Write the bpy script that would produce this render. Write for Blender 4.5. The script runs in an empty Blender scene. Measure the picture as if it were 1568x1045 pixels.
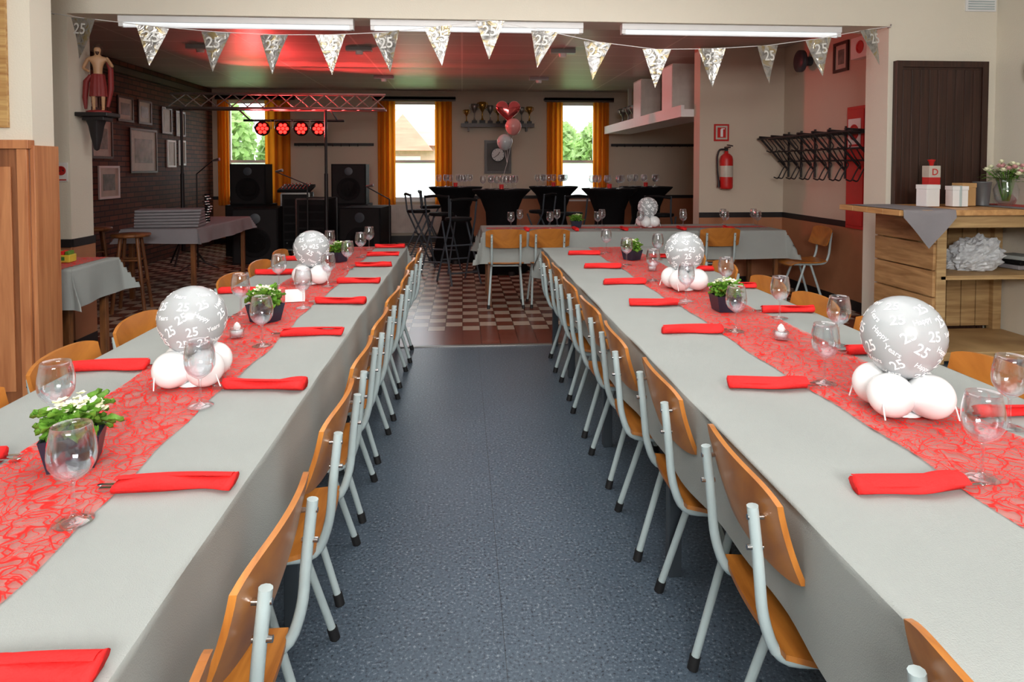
import bpy, math, random
from mathutils import Vector, Matrix, noise
random.seed(7)
R=random.uniform
sc=bpy.context.scene
sc.view_settings.view_transform='Standard'
sc.view_settings.look='None'
sc.view_settings.exposure=0.0

# ------------------------------------------------------------ materials
def s2l(c):
    return tuple(((x/255)/12.92 if x/255<=0.04045 else ((x/255+0.055)/1.055)**2.4) for x in c)
def newmat(name):
    m=bpy.data.materials.new(name); m.use_nodes=True
    nt=m.node_tree; b=nt.nodes['Principled BSDF']
    return m,nt,b
def N(nt,t,**k):
    n=nt.nodes.new(t)
    for a,v in k.items():
        if a.startswith('i_'): n.inputs[a[2:].replace('_',' ')].default_value=v
        else: setattr(n,a,v)
    return n
def coords(nt,scale=(1,1,1),rot=(0,0,0)):
    tc=N(nt,'ShaderNodeTexCoord'); mp=N(nt,'ShaderNodeMapping')
    mp.inputs['Scale'].default_value=scale; mp.inputs['Rotation'].default_value=rot
    nt.links.new(tc.outputs['Object'],mp.inputs['Vector']); return mp.outputs['Vector']
def ramp(nt,fac,stops):
    r=N(nt,'ShaderNodeValToRGB'); e=r.color_ramp.elements
    while len(e)<len(stops): e.new(0.5)
    for i,(p,c) in enumerate(stops):
        e[i].position=p; e[i].color=(*c[:3],1)
    nt.links.new(fac,r.inputs['Fac']); return r.outputs['Color']
def M(name,rgb,rough=.5,metal=0,var=.1,scale=(8,8,8),bump=0,bscale=60,emit=0,spec=.5,transl=0):
    m,nt,b=newmat(name); c=s2l(rgb)
    v=coords(nt,scale); n=N(nt,'ShaderNodeTexNoise'); n.inputs['Scale'].default_value=1; n.inputs['Detail'].default_value=4
    nt.links.new(v,n.inputs['Vector'])
    col=ramp(nt,n.outputs['Fac'],[(.3,tuple(x*(1-var) for x in c)),(.7,tuple(min(1,x*(1+var)) for x in c))])
    nt.links.new(col,b.inputs['Base Color'])
    b.inputs['Roughness'].default_value=rough; b.inputs['Metallic'].default_value=metal
    b.inputs['Specular IOR Level'].default_value=spec
    if emit:
        b.inputs['Emission Color'].default_value=(*c,1); b.inputs['Emission Strength'].default_value=emit
    if bump:
        n2=N(nt,'ShaderNodeTexNoise'); n2.inputs['Scale'].default_value=bscale; n2.inputs['Detail'].default_value=3
        nt.links.new(coords(nt),n2.inputs['Vector'])
        bp=N(nt,'ShaderNodeBump'); bp.inputs['Strength'].default_value=bump; bp.inputs['Distance'].default_value=.01
        nt.links.new(n2.outputs['Fac'],bp.inputs['Height']); nt.links.new(bp.outputs['Normal'],b.inputs['Normal'])
    if transl:
        t=N(nt,'ShaderNodeBsdfTranslucent'); nt.links.new(col,t.inputs['Color'])
        ms=N(nt,'ShaderNodeMixShader'); ms.inputs[0].default_value=transl
        nt.links.new(b.outputs[0],ms.inputs[1]); nt.links.new(t.outputs[0],ms.inputs[2]); nt.links.new(ms.outputs[0],nt.nodes['Material Output'].inputs['Surface'])
    return m
def wood(name,a,bc,rough=.4,scale=(3,40,40)):
    m,nt,b=newmat(name)
    n=N(nt,'ShaderNodeTexNoise'); n.inputs['Scale'].default_value=1; n.inputs['Detail'].default_value=6; n.inputs['Distortion'].default_value=.6
    nt.links.new(coords(nt,scale),n.inputs['Vector'])
    nt.links.new(ramp(nt,n.outputs['Fac'],[(.3,s2l(a)),(.7,s2l(bc))]),b.inputs['Base Color'])
    b.inputs['Roughness'].default_value=rough
    return m

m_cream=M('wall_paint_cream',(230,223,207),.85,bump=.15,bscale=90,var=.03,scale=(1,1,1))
m_creamback=M('wall_cream_shaded',(204,190,172),.85,bump=.1,bscale=90,var=.03,scale=(1,1,1))  # cream toned down: the rear room's dimmer light is mixed into the colour
m_wains=M('wainscot_paint_brown',(172,116,82),.6,var=.05)
m_black=M('black_band',(28,24,26),.5)
m_ceilf=M('ceiling_paint_white',(232,231,228),.9)
m_white=M('white_plastic',(236,236,236),.4,var=.02)
m_ply=wood('plywood_honey',(152,88,32),(204,132,56),.34,(30,4,4))
m_tube=M('enamel_tube_pale',(178,194,196),.32,var=.05)
m_rub=M('black_rubber',(22,22,24),.6)
m_darkleg=M('dark_grey_steel',(58,66,74),.45)
m_cloth=M('tablecloth_grey',(163,168,165),.95,bump=.25,bscale=420,var=.04,scale=(3,3,3),spec=.05)
m_cloth2=M('tablecloth_lilac_grey',(146,142,146),.95,bump=.2,bscale=250,var=.04,spec=.1)
m_nap=M('napkin_red',(240,50,50),.85,bump=.3,bscale=120,var=.08,spec=.15)
m_steel=M('polished_steel',(200,200,200),.2,1,var=.03)
m_balloon=M('balloon_silver_grey',(178,183,186),.2,.0,var=.02)
m_ballw=M('balloon_white',(250,252,253),.25,var=.01)
m_text=M('print_white',(255,255,255),.5,var=.01,emit=.2)
m_leaf=M('leaf_green',(112,164,58),.5,var=.35,scale=(60,60,60),transl=.25)
m_tree=M('foliage_pale',(158,186,116),.7,var=.35,scale=(3,3,3),transl=.4)
m_flow=M('petal_cream',(246,246,214),.6,var=.04)
m_pot=M('pot_dark_blue',(34,40,58),.4)
m_gold=wood('gilt_frame',(160,110,56),(208,170,110),.4)
m_blk=M('speaker_black',(13,13,15),.7,bump=.2,bscale=150,spec=.2)
m_blkcloth=M('stretch_cover_black',(16,15,17),.9,bump=.1,spec=.15)
m_alu=M('aluminium',(150,148,146),.35,.85)
m_zinc=M('zinc_sheet',(120,124,128),.4,.5)
m_curt=M('curtain_orange',(240,146,36),.8,var=.2,scale=(20,20,1),transl=.5)
m_red=M('signal_red',(190,30,28),.4,var=.05)
m_redglow=M('par_lamp_red',(255,25,20),.4,emit=12)
m_pinew=wood('pine_plank',(158,122,78),(208,174,124),.6,(2,2,30))
m_pineh=wood('pine_plank_horizontal',(150,108,64),(206,162,110),.6,(3,3,24))
m_pinetop=wood('pine_counter_top',(176,126,74),(220,170,112),.45,(24,3,24))
m_door=wood('door_dark_brown',(42,26,20),(70,42,32),.4,(60,60,2))
m_oak=wood('stool_wood',(90,52,26),(140,88,46),.45,(20,20,4))
m_kraft=M('kraft_card',(190,150,100),.8)
m_skin=M('statue_flesh',(178,136,100),.5)
m_hair=M('statue_hair',(60,36,22),.6)
m_robe=M('statue_robe_red',(120,28,26),.6)
m_pic=M('photo_print',(110,106,100),.35,var=.7,scale=(9,9,9))
m_pic2=M('photo_mount',(190,184,172),.5)
m_pink=M('balloon_pink',(206,138,134),.25,var=.03)
m_flowp=M('petal_pink',(226,170,170),.6)
m_foil=M('balloon_foil_red',(190,84,84),.15,.75)
m_tube_l=M('fluorescent_casing',(240,244,246),.4,emit=.5)
m_radi=M('radiator_white',(196,190,182),.5)
m_case=M('flight_case_panel',(26,24,25),.65,spec=.25)

def foil():
    m,nt,b=newmat('pennant_foil')
    n=N(nt,'ShaderNodeTexNoise'); n.inputs['Scale'].default_value=14; n.inputs['Detail'].default_value=3; n.inputs['Distortion'].default_value=1.5
    nt.links.new(coords(nt),n.inputs['Vector'])
    nt.links.new(ramp(nt,n.outputs['Fac'],[(.3,s2l((146,144,140))),(.5,s2l((196,195,194))),(.66,s2l((186,168,124)))]),b.inputs['Base Color'])
    b.inputs['Metallic'].default_value=.7; b.inputs['Roughness'].default_value=.3
    bp=N(nt,'ShaderNodeBump'); bp.inputs['Strength'].default_value=.5; bp.inputs['Distance'].default_value=.03
    nt.links.new(n.outputs['Fac'],bp.inputs['Height']); nt.links.new(bp.outputs['Normal'],b.inputs['Normal'])
    return m
m_foilp=foil()
m_foilt=M('pennant_print',(230,230,226),.4,.1)

def glassmat(name,tint,blend=.28,lo=.05):
    m=bpy.data.materials.new(name); m.use_nodes=True; nt=m.node_tree; nt.nodes.clear()
    o=N(nt,'ShaderNodeOutputMaterial'); t=N(nt,'ShaderNodeBsdfTransparent'); g=N(nt,'ShaderNodeBsdfGlossy'); mx=N(nt,'ShaderNodeMixShader')
    t.inputs['Color'].default_value=(*tint,1); g.inputs['Roughness'].default_value=.03; g.inputs['Color'].default_value=(.95,.97,1,1)
    lw=N(nt,'ShaderNodeLayerWeight'); lw.inputs['Blend'].default_value=blend
    mr=N(nt,'ShaderNodeMapRange'); mr.inputs['To Min'].default_value=lo; mr.inputs['To Max'].default_value=.8
    nt.links.new(lw.outputs['Facing'],mr.inputs['Value']); nt.links.new(mr.outputs['Result'],mx.inputs['Fac'])
    nt.links.new(t.outputs[0],mx.inputs[1]); nt.links.new(g.outputs[0],mx.inputs[2]); nt.links.new(mx.outputs[0],o.inputs['Surface'])
    return m
m_glass=glassmat('wine_glass_crystal',(.94,.95,.96),.3,.06)
m_pane=glassmat('window_pane',(.97,.98,.98),.1,.02)
m_frost=M('frosted_film',(240,243,245),.9,transl=.85,var=.01)

def floor_vinyl():
    m,nt,b=newmat('vinyl_blue_grey')
    v=coords(nt)
    n1=N(nt,'ShaderNodeTexNoise'); n1.inputs['Scale'].default_value=95; n1.inputs['Detail'].default_value=3; n1.inputs['Roughness'].default_value=.65
    n2=N(nt,'ShaderNodeTexNoise'); n2.inputs['Scale'].default_value=2.2; n2.inputs['Detail'].default_value=3
    nt.links.new(v,n1.inputs['Vector']); nt.links.new(v,n2.inputs['Vector'])
    a=ramp(nt,n1.outputs['Fac'],[(.33,s2l((36,44,54))),(.42,s2l((76,90,104))),(.58,s2l((86,101,115))),(.69,s2l((140,152,160)))])
    g=ramp(nt,n2.outputs['Fac'],[(.3,(.9,.9,.9)),(.7,(1.0,1.0,1.0))])
    mx=N(nt,'ShaderNodeMix',data_type='RGBA',blend_type='MULTIPLY'); mx.inputs[0].default_value=1
    nt.links.new(a,mx.inputs[6]); nt.links.new(g,mx.inputs[7]); 
    br=N(nt,'ShaderNodeTexBrick'); br.offset=0; br.inputs['Scale'].default_value=1; br.inputs['Mortar Size'].default_value=.0018
    br.inputs['Brick Width'].default_value=.93; br.inputs['Row Height'].default_value=40
    br.inputs['Color1'].default_value=(1,1,1,1); br.inputs['Color2'].default_value=(1,1,1,1); br.inputs['Mortar'].default_value=(.55,.55,.55,1)
    mp=N(nt,'ShaderNodeMapping'); mp.inputs['Location'].default_value=(-.12,20,0); nt.links.new(v,mp.inputs['Vector']); nt.links.new(mp.outputs[0],br.inputs['Vector'])
    m2=N(nt,'ShaderNodeMix',data_type='RGBA',blend_type='MULTIPLY'); m2.inputs[0].default_value=1
    nt.links.new(mx.outputs[2],m2.inputs[6]); nt.links.new(br.outputs['Color'],m2.inputs[7])
    nt.links.new(m2.outputs[2],b.inputs['Base Color'])
    b.inputs['Roughness'].default_value=.34
    bp=N(nt,'ShaderNodeBump'); bp.inputs['Strength'].default_value=.12; bp.inputs['Distance'].default_value=.002
    nt.links.new(n1.outputs['Fac'],bp.inputs['Height']); nt.links.new(bp.outputs['Normal'],b.inputs['Normal'])
    return m
def floor_tile():
    m,nt,b=newmat('clay_tile_checker')
    v=coords(nt)
    ck=N(nt,'ShaderNodeTexChecker'); ck.inputs['Scale'].default_value=1/.15
    ck.inputs['Color1'].default_value=(*s2l((122,66,50)),1); ck.inputs['Color2'].default_value=(*s2l((192,172,154)),1)
    mp=N(nt,'ShaderNodeMapping'); mp.inputs['Location'].default_value=(.003,.0031,.0013); nt.links.new(v,mp.inputs['Vector']); nt.links.new(mp.outputs[0],ck.inputs['Vector'])
    sx=N(nt,'ShaderNodeSeparateXYZ'); nt.links.new(v,sx.inputs[0])
    lt=N(nt,'ShaderNodeMath',operation='LESS_THAN'); lt.inputs[1].default_value=5.7; nt.links.new(sx.outputs['Y'],lt.inputs[0])
    m1=N(nt,'ShaderNodeMix',data_type='RGBA'); nt.links.new(lt.outputs[0],m1.inputs[0]); nt.links.new(ck.outputs['Color'],m1.inputs[6]); m1.inputs[7].default_value=(*s2l((126,66,50)),1)
    br=N(nt,'ShaderNodeTexBrick'); br.offset=0; br.inputs['Scale'].default_value=1; br.inputs['Mortar Size'].default_value=.004
    br.inputs['Brick Width'].default_value=.15; br.inputs['Row Height'].default_value=.15
    br.inputs['Color1'].default_value=(1,1,1,1); br.inputs['Color2'].default_value=(.85,.85,.85,1); br.inputs['Mortar'].default_value=(.35,.33,.3,1)
    nt.links.new(v,br.inputs['Vector'])
    m2=N(nt,'ShaderNodeMix',data_type='RGBA',blend_type='MULTIPLY'); m2.inputs[0].default_value=1
    nt.links.new(m1.outputs[2],m2.inputs[6]); nt.links.new(br.outputs['Color'],m2.inputs[7]); nt.links.new(m2.outputs[2],b.inputs['Base Color'])
    b.inputs['Roughness'].default_value=.26
    return m
def brickwall():
    m,nt,b=newmat('brick_dark')
    tc=N(nt,'ShaderNodeTexCoord'); sx=N(nt,'ShaderNodeSeparateXYZ'); cx=N(nt,'ShaderNodeCombineXYZ')
    nt.links.new(tc.outputs['Object'],sx.inputs[0]); nt.links.new(sx.outputs['Y'],cx.inputs['X']); nt.links.new(sx.outputs['Z'],cx.inputs['Y'])
    br=N(nt,'ShaderNodeTexBrick'); br.inputs['Scale'].default_value=1; br.inputs['Mortar Size'].default_value=.008
    br.inputs['Brick Width'].default_value=.22; br.inputs['Row Height'].default_value=.07
    br.inputs['Color1'].default_value=(*s2l((112,66,48)),1); br.inputs['Color2'].default_value=(*s2l((80,46,34)),1); br.inputs['Mortar'].default_value=(*s2l((34,24,20)),1)
    nt.links.new(cx.outputs[0],br.inputs['Vector']); nt.links.new(br.outputs['Color'],b.inputs['Base Color'])
    b.inputs['Roughness'].default_value=.75
    return m
def ceiltile():
    m,nt,b=newmat('ceiling_tile')
    br=N(nt,'ShaderNodeTexBrick'); br.offset=0; br.inputs['Scale'].default_value=1; br.inputs['Mortar Size'].default_value=.012
    br.inputs['Brick Width'].default_value=1.2; br.inputs['Row Height'].default_value=.6
    br.inputs['Color1'].default_value=(*s2l((196,186,178)),1); br.inputs['Color2'].default_value=(*s2l((188,178,170)),1); br.inputs['Mortar'].default_value=(*s2l((228,222,214)),1)
    nt.links.new(coords(nt),br.inputs['Vector']); nt.links.new(br.outputs['Color'],b.inputs['Base Color']); b.inputs['Roughness'].default_value=.4
    return m
def runner_mat():
    m=bpy.data.materials.new('runner_fibre_red'); m.use_nodes=True; nt=m.node_tree; b=nt.nodes['Principled BSDF']; out=nt.nodes['Material Output']
    v=coords(nt)
    d=N(nt,'ShaderNodeTexNoise'); d.inputs['Scale'].default_value=9; nt.links.new(v,d.inputs['Vector'])
    ad=N(nt,'ShaderNodeMix',data_type='RGBA',blend_type='ADD'); ad.inputs[0].default_value=.14
    nt.links.new(v,ad.inputs[6]); nt.links.new(d.outputs['Color'],ad.inputs[7])
    prev=None
    for s,w in ((18,.05),(28,.055),(44,.05)):
        vo=N(nt,'ShaderNodeTexVoronoi',feature='DISTANCE_TO_EDGE',voronoi_dimensions='2D'); vo.inputs['Scale'].default_value=s
        ofs=N(nt,'ShaderNodeMapping'); ofs.inputs['Location'].default_value=(s*.37,s*.11,0); ofs.inputs['Rotation'].default_value=(0,0,s*.3)
        nt.links.new(ad.outputs[2],ofs.inputs['Vector']); nt.links.new(ofs.outputs[0],vo.inputs['Vector'])
        mr=N(nt,'ShaderNodeMapRange'); mr.inputs['From Min'].default_value=w*.25; mr.inputs['From Max'].default_value=w; mr.inputs['To Min'].default_value=1; mr.inputs['To Max'].default_value=0
        nt.links.new(vo.outputs['Distance'],mr.inputs['Value'])
        if prev is None: prev=mr.outputs[0]
        else:
            mxm=N(nt,'ShaderNodeMath',operation='MAXIMUM'); nt.links.new(prev,mxm.inputs[0]); nt.links.new(mr.outputs[0],mxm.inputs[1]); prev=mxm.outputs[0]
    fac=N(nt,'ShaderNodeMapRange'); fac.inputs['To Min'].default_value=.36; fac.inputs['To Max'].default_value=1; nt.links.new(prev,fac.inputs['Value'])
    col=ramp(nt,prev,[(.0,s2l((250,110,98))),(.7,s2l((236,46,42)))])
    nt.links.new(col,b.inputs['Base Color']); b.inputs['Roughness'].default_value=.7; b.inputs['Specular IOR Level'].default_value=.1
    tr=N(nt,'ShaderNodeBsdfTransparent'); ms=N(nt,'ShaderNodeMixShader')
    nt.links.new(fac.outputs[0],ms.inputs[0]); nt.links.new(tr.outputs[0],ms.inputs[1]); nt.links.new(b.outputs[0],ms.inputs[2]); nt.links.new(ms.outputs[0],out.inputs['Surface'])
    return m
m_vinyl=floor_vinyl(); m_tile=floor_tile(); m_brick=brickwall(); m_ctile=ceiltile(); m_run=runner_mat()

# ------------------------------------------------------------ mesh builder
class MB:
    def __init__(s): s.v=[];s.f=[];s.mi=[];s.sm=[];s.mats=[]
    def midx(s,m):
        if m not in s.mats: s.mats.append(m)
        return s.mats.index(m)
    def add(s,vs,fs,mat,smooth=False,X=None):
        o=len(s.v)
        for p in vs:
            p=Vector(p)
            if X is not None: p=X@p
            s.v.append(p[:])
        k=s.midx(mat)
        for f in fs: s.f.append(tuple(i+o for i in f)); s.mi.append(k); s.sm.append(smooth)
    def box(s,lo,hi,mat,X=None):
        x0,y0,z0=lo;x1,y1,z1=hi
        s.add([(x0,y0,z0),(x1,y0,z0),(x1,y1,z0),(x0,y1,z0),(x0,y0,z1),(x1,y0,z1),(x1,y1,z1),(x0,y1,z1)],
          [(0,3,2,1),(4,5,6,7),(0,1,5,4),(1,2,6,5),(2,3,7,6),(3,0,4,7)],mat,False,X)
    def lathe(s,prof,mat,seg=20,c=(0,0,0),X=None,sx=1,sy=1,fold=0,nf=8):
        vs=[];fs=[]
        n=len(prof)
        for j,(r,z) in enumerate(prof):
            for i in range(seg):
                a=2*math.pi*i/seg
                rr=r*(1+fold*math.cos(nf*a))
                vs.append((c[0]+rr*math.cos(a)*sx,c[1]+rr*math.sin(a)*sy,c[2]+z))
        for j in range(n-1):
            for i in range(seg):
                k=(i+1)%seg
                fs.append((j*seg+i,j*seg+k,(j+1)*seg+k,(j+1)*seg+i))
        s.add(vs,fs,mat,True,X)
        if prof[0][0]>1e-4: s.add(vs[:seg],[tuple(range(seg-1,-1,-1))],mat,False,X)
    def cap(s,r,z,mat,seg=20,c=(0,0,0),X=None):
        s.add([(c[0]+r*math.cos(2*math.pi*i/seg),c[1]+r*math.sin(2*math.pi*i/seg),c[2]+z) for i in range(seg)],[tuple(range(seg))],mat,False,X)
    def tube(s,pts,r,mat,seg=8,X=None,rnd=0):
        pts=[Vector(p) for p in pts]
        if rnd and len(pts)>2:
            q=[pts[0]]
            for i in range(1,len(pts)-1):
                a=(pts[i-1]-pts[i]); b=(pts[i+1]-pts[i]); d=min(rnd,a.length*.45,b.length*.45)
                A=pts[i]+a.normalized()*d; B=pts[i]+b.normalized()*d
                for t in (0,.25,.5,.75,1): q.append((1-t)**2*A+2*t*(1-t)*pts[i]+t*t*B)
            q.append(pts[-1]); pts=q
        rs=r if isinstance(r,(list,tuple)) else [r]*len(pts)
        vs=[];fs=[];up=None
        for i,p in enumerate(pts):
            d=(pts[min(i+1,len(pts)-1)]-pts[max(i-1,0)]).normalized()
            if up is None:
                up=Vector((0,0,1)) if abs(d.z)<.9 else Vector((1,0,0))
            u=(up-d*up.dot(d)).normalized(); w=d.cross(u); up=u
            for k in range(seg):
                a=2*math.pi*k/seg; vs.append(p+(u*math.cos(a)+w*math.sin(a))*rs[i])
        for i in range(len(pts)-1):
            for k in range(seg):
                l=(k+1)%seg; fs.append((i*seg+k,i*seg+l,(i+1)*seg+l,(i+1)*seg+k))
        s.add(vs,fs,mat,True,X)
        s.add(vs[:seg],[tuple(range(seg-1,-1,-1))],mat,False,X); s.add(vs[-seg:],[tuple(range(seg))],mat,False,X)
    def sheet(s,fn,nu,nv,mat,off=None,X=None,smooth=True):
        g=[[Vector(fn(i/nu,j/nv)) for j in range(nv+1)] for i in range(nu+1)]
        W=nv+1; A=[p for r_ in g for p in r_]
        fs=[(i*W+j,(i+1)*W+j,(i+1)*W+j+1,i*W+j+1) for i in range(nu) for j in range(nv)]
        if off is None: s.add(A,fs,mat,smooth,X); return
        off=Vector(off); B=[p+off for p in A]; n=len(A)
        fs2=fs+[tuple(k+n for k in reversed(f)) for f in fs]
        s.add(A+B,fs2,mat,smooth,X)
        e=[(i*W,(i+1)*W) for i in range(nu)]+[((i+1)*W+nv,i*W+nv) for i in range(nu)]+[(j+1,j) for j in range(nv)]+[(nu*W+j,nu*W+j+1) for j in range(nv)]
        s.add(A+B,[(a,a+n,b+n,b) for a,b in e],mat,False,X)
    def mesh(s,name):
        me=bpy.data.meshes.new(name); me.from_pydata(s.v,[],s.f)
        for m in s.mats: me.materials.append(m)
        me.polygons.foreach_set('material_index',s.mi); me.polygons.foreach_set('use_smooth',s.sm)
        me.update(); return me
    def obj(s,name,loc=(0,0,0),rz=0,bevel=0):
        return place(s.mesh(name),name,loc,rz,bevel)
def place(me,name,loc=(0,0,0),rz=0,bevel=0,parent=None):
    o=bpy.data.objects.new(name,me); sc.collection.objects.link(o); o.location=loc; o.rotation_euler[2]=rz
    if bevel:
        b=o.modifiers.new('Bevel','BEVEL'); b.width=bevel; b.segments=2; b.limit_method='ANGLE'; b.angle_limit=.7
    if parent: o.parent=parent
    return o
def T(x,y,z): return Matrix.Translation((x,y,z))
def RX(a): return Matrix.Rotation(a,4,'X')
def RY(a): return Matrix.Rotation(a,4,'Y')
def RZ(a): return Matrix.Rotation(a,4,'Z')

_txt={}
def text_geo(t,off=.012):
    if t in _txt: return _txt[t]
    cu=bpy.data.curves.new('t','FONT'); cu.body=t; cu.size=1; cu.align_x='CENTER'; cu.align_y='CENTER'; cu.resolution_u=3
    cu.offset=off
    o=bpy.data.objects.new('t',cu); sc.collection.objects.link(o); bpy.context.view_layer.update()
    me=bpy.data.meshes.new_from_object(o)
    r=([tuple(v.co) for v in me.vertices],[tuple(p.vertices) for p in me.polygons])
    bpy.data.objects.remove(o); bpy.data.meshes.remove(me); _txt[t]=r; return r

# ------------------------------------------------------------ room shell
def boxobj(name,boxes,mat):
    b=MB()
    for lo,hi in boxes: b.box(lo,hi,mat)
    return b.obj(name)
XL,XR=-4.5,4.5
FL,FR=-3.9,4.35
YD0,YD1=5.2,5.5
YB=12.5; YN=-2.9
boxobj('floor_vinyl',[((FL-.2,YN-.2,-.1),(FR+.35,YD0,0))],m_vinyl)
boxobj('floor_tiled',[((XL-.2,YD0,-.1),(XR+.2,YB+.2,0))],m_tile)
boxobj('trim_threshold',[((-2.9,YD0-.02,0),(3.43,YD0+.015,.006))],m_alu)
boxobj('ceiling_front',[((FL-.2,YN-.2,3.0),(FR+.35,YD0,3.1))],m_ceilf)
boxobj('ceiling_rear',[((XL-.2,YD1,2.8),(XR+.2,YB+.2,2.9))],m_ctile)
boxobj('wall_divider_left',[((XL-.2,YD0,0),(-2.9,YD1,3.1))],m_cream)
boxobj('wall_divider_right',[((3.43,YD0,0),(XR+.2,YD1,3.1))],m_cream)
boxobj('wall_header',[((-2.9,YD0,2.53),(3.43,YD1,3.1))],m_cream)
boxobj('wall_left',[((FL-.2,YN,0),(FL,YD0,3.0))],m_cream)
boxobj('wall_right',[((FR,YN,0),(FR+.2,YD0,3.0))],m_cream)
boxobj('wall_near',[((FL-.2,YN-.2,0),(FR+.2,YN,3.0))],m_cream)
boxobj('wall_pier',[((FL,4.0,0),(-2.43,4.2,3.0))],m_cream)
boxobj('wall_rear_left',[((XL-.2,YD1,0),(XL,YB,2.8))],m_brick)
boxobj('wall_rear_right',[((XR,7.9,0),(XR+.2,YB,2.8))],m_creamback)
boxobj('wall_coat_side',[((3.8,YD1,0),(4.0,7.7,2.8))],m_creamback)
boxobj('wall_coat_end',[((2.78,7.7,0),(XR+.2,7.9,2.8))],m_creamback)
WIN=[(-4.25,-3.45,.78,2.6),(-1.30,-.42,.78,2.6),(1.80,2.52,.78,2.6)]
bw=[];x=XL-.2
for a,b_,z0,z1 in WIN:
    bw.append(((x,YB,0),(a,YB+.2,2.9))); bw.append(((a,YB,0),(b_,YB+.2,z0))); bw.append(((a,YB,z1),(b_,YB+.2,2.9))); x=b_
bw.append(((x,YB,0),(XR+.2,YB+.2,2.9)))
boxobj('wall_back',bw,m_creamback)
for i,(a,b_,z0,z1) in enumerate(WIN):
    w=MB(); t=.05; y0,y1=YB+.06,YB+.12
    w.box((a,y0,z0),(a+t,y1,z1),m_white); w.box((b_-t,y0,z0),(b_,y1,z1),m_white)
    w.box((a+t,y0,z0),(b_-t,y1,z0+t),m_white); w.box((a+t,y0,z1-t),(b_-t,y1,z1),m_white)
    w.box((a+t,y0,1.47),(b_-t,y1,1.52),m_white)
    w.add([(a+t,YB+.088,z0+t),(b_-t,YB+.088,z0+t),(b_-t,YB+.088,1.47),(a+t,YB+.088,1.47)],[(0,1,2,3)],m_frost)
    w.box((a+t,YB+.085,1.52),(b_-t,YB+.09,z1-t),m_pane)
    w.box((a-.03,YB-.04,z0-.03),(b_+.03,YB+.06,z0),m_white)
    w.obj('window_%d'%(i+1))
def wain(n,lo,hi,axis,side,top=.80,band=.06):
    b=MB(); d=.012
    if axis=='x':
        b.box((lo,side-d,.1),(hi,side,top),m_wains); b.box((lo,side-d-.006,top),(hi,side,top+band),m_black); b.box((lo,side-d-.006,0),(hi,side,.1),m_black)
    else:
        s_=side
        x0,x1=(s_-d,s_) if n.endswith('r') else (s_,s_+d)
        b.box((x0,lo,.1),(x1,hi,top),m_wains); b.box((x0-.003,lo,top),(x1+.003,hi,top+band),m_black); b.box((x0-.003,lo,0),(x1+.003,hi,.1),m_black)
    b.obj(n)
wain('trim_1',FL,-2.9,'x',YD0)
wain('trim_2',2.78,3.788,'x',7.7)
wain('trim_3_r',5.5,7.69,'y',3.8)
wain('trim_4',XL,-3.0,'x',YB); wain('trim_5',-.3,XR,'x',YB)
wain('trim_6_l',YD0,YD1,'y',-2.9)
boxobj('baseboard_back',[((-3.0,YB-.015,0),(-.3,YB,.12))],m_black)
m_pan=wood('orange_panel_wood',(170,104,64),(208,142,94),.45,(30,30,2))
m_pand=wood('brown_panel_wood',(120,70,40),(160,100,62),.45,(30,30,2))
b=MB(); b.box((FL,3.97,0),(-2.43,4.0,1.52),m_pand)
for xx in (-2.47,-2.86,-3.25,-3.64): b.box((xx-.02,3.95,0),(xx+.035,3.97,1.5),m_pan)
for xx in (-2.66,-3.05,-3.44): b.box((xx-.13,3.96,.12),(xx+.13,3.97,1.40),m_pan)
b.box((FL,3.94,1.50),(-2.42,4.0,1.55),m_pan); b.box((-2.43,3.97,0),(-2.405,4.2,1.52),m_pan)
b.obj('trim_7',bevel=.003)
def frame(name,cx,cz,w,h,y,mf,mp,bw=.04):
    b=MB()
    b.box((-w/2,-.02,-h/2),(-w/2+bw,0,h/2),mf); b.box((w/2-bw,-.02,-h/2),(w/2,0,h/2),mf)
    b.box((-w/2+bw,-.02,-h/2),(w/2-bw,0,-h/2+bw),mf); b.box((-w/2+bw,-.02,h/2-bw),(w/2-bw,0,h/2),mf)
    b.box((-w/2+bw,-.008,-h/2+bw),(w/2-bw,0,h/2-bw),m_pic2)
    k=.18*min(w,h)+bw
    b.box((-w/2+k,-.010,-h/2+k),(w/2-k,-.008,h/2-k),mp)
    return b
frame('picture_frame',0,0,.9,1.3,0,m_gold,m_pic,.07).obj('picture_frame',(-3.00,3.999,2.27),0,.004)
b=MB(); b.tube([(-3.2,5.185,2.995),(-3.2,5.185,2.2),(-3.17,5.185,1.8),(-3.2,5.185,1.6)],.008,m_tube); b.obj('wall_cable')
for a,c in ((-2.56,-.83),(-.70,.95),(1.26,3.06)):
    b=MB(); b.box((a,5.24,2.484),(c,5.32,2.528),m_white); b.tube([(a+.02,5.28,2.468),(c-.02,5.28,2.468)],.02,m_tube_l,10)
    b.box((a,5.25,2.45),(a+.03,5.31,2.49),m_white); b.box((c-.03,5.25,2.45),(c,5.31,2.49),m_white)
    b.obj('fluorescent_lamp')
b=MB(); yd=5.198
b.box((3.52,yd-.035,.0),(4.20,yd,2.2),m_door)
b.box((3.47,yd-.05,0),(3.52,yd,2.25),m_door); b.box((4.20,yd-.05,0),(4.25,yd,2.25),m_door); b.box((3.52,yd-.05,2.2),(4.2,yd,2.25),m_door)
for k in range(9): b.box((3.53+k*.075,yd-.039,.02),(3.595+k*.075,yd-.035,2.18),m_door)
b.tube([(3.57,yd-.035,1.05),(3.57,yd-.09,1.05),(3.66,yd-.09,1.05)],.009,m_steel,8,rnd=.02)
b.obj('door_1',bevel=.002)
b=MB(); b.box((-.13,-.012,-.06),(.13,0,.06),m_white)
for k in range(5): b.box((-.11,-.02,-.045+k*.02),(.11,-.012,-.038+k*.02),m_tube)
b.obj('air_vent',(4.2,5.199,2.72))
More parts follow.
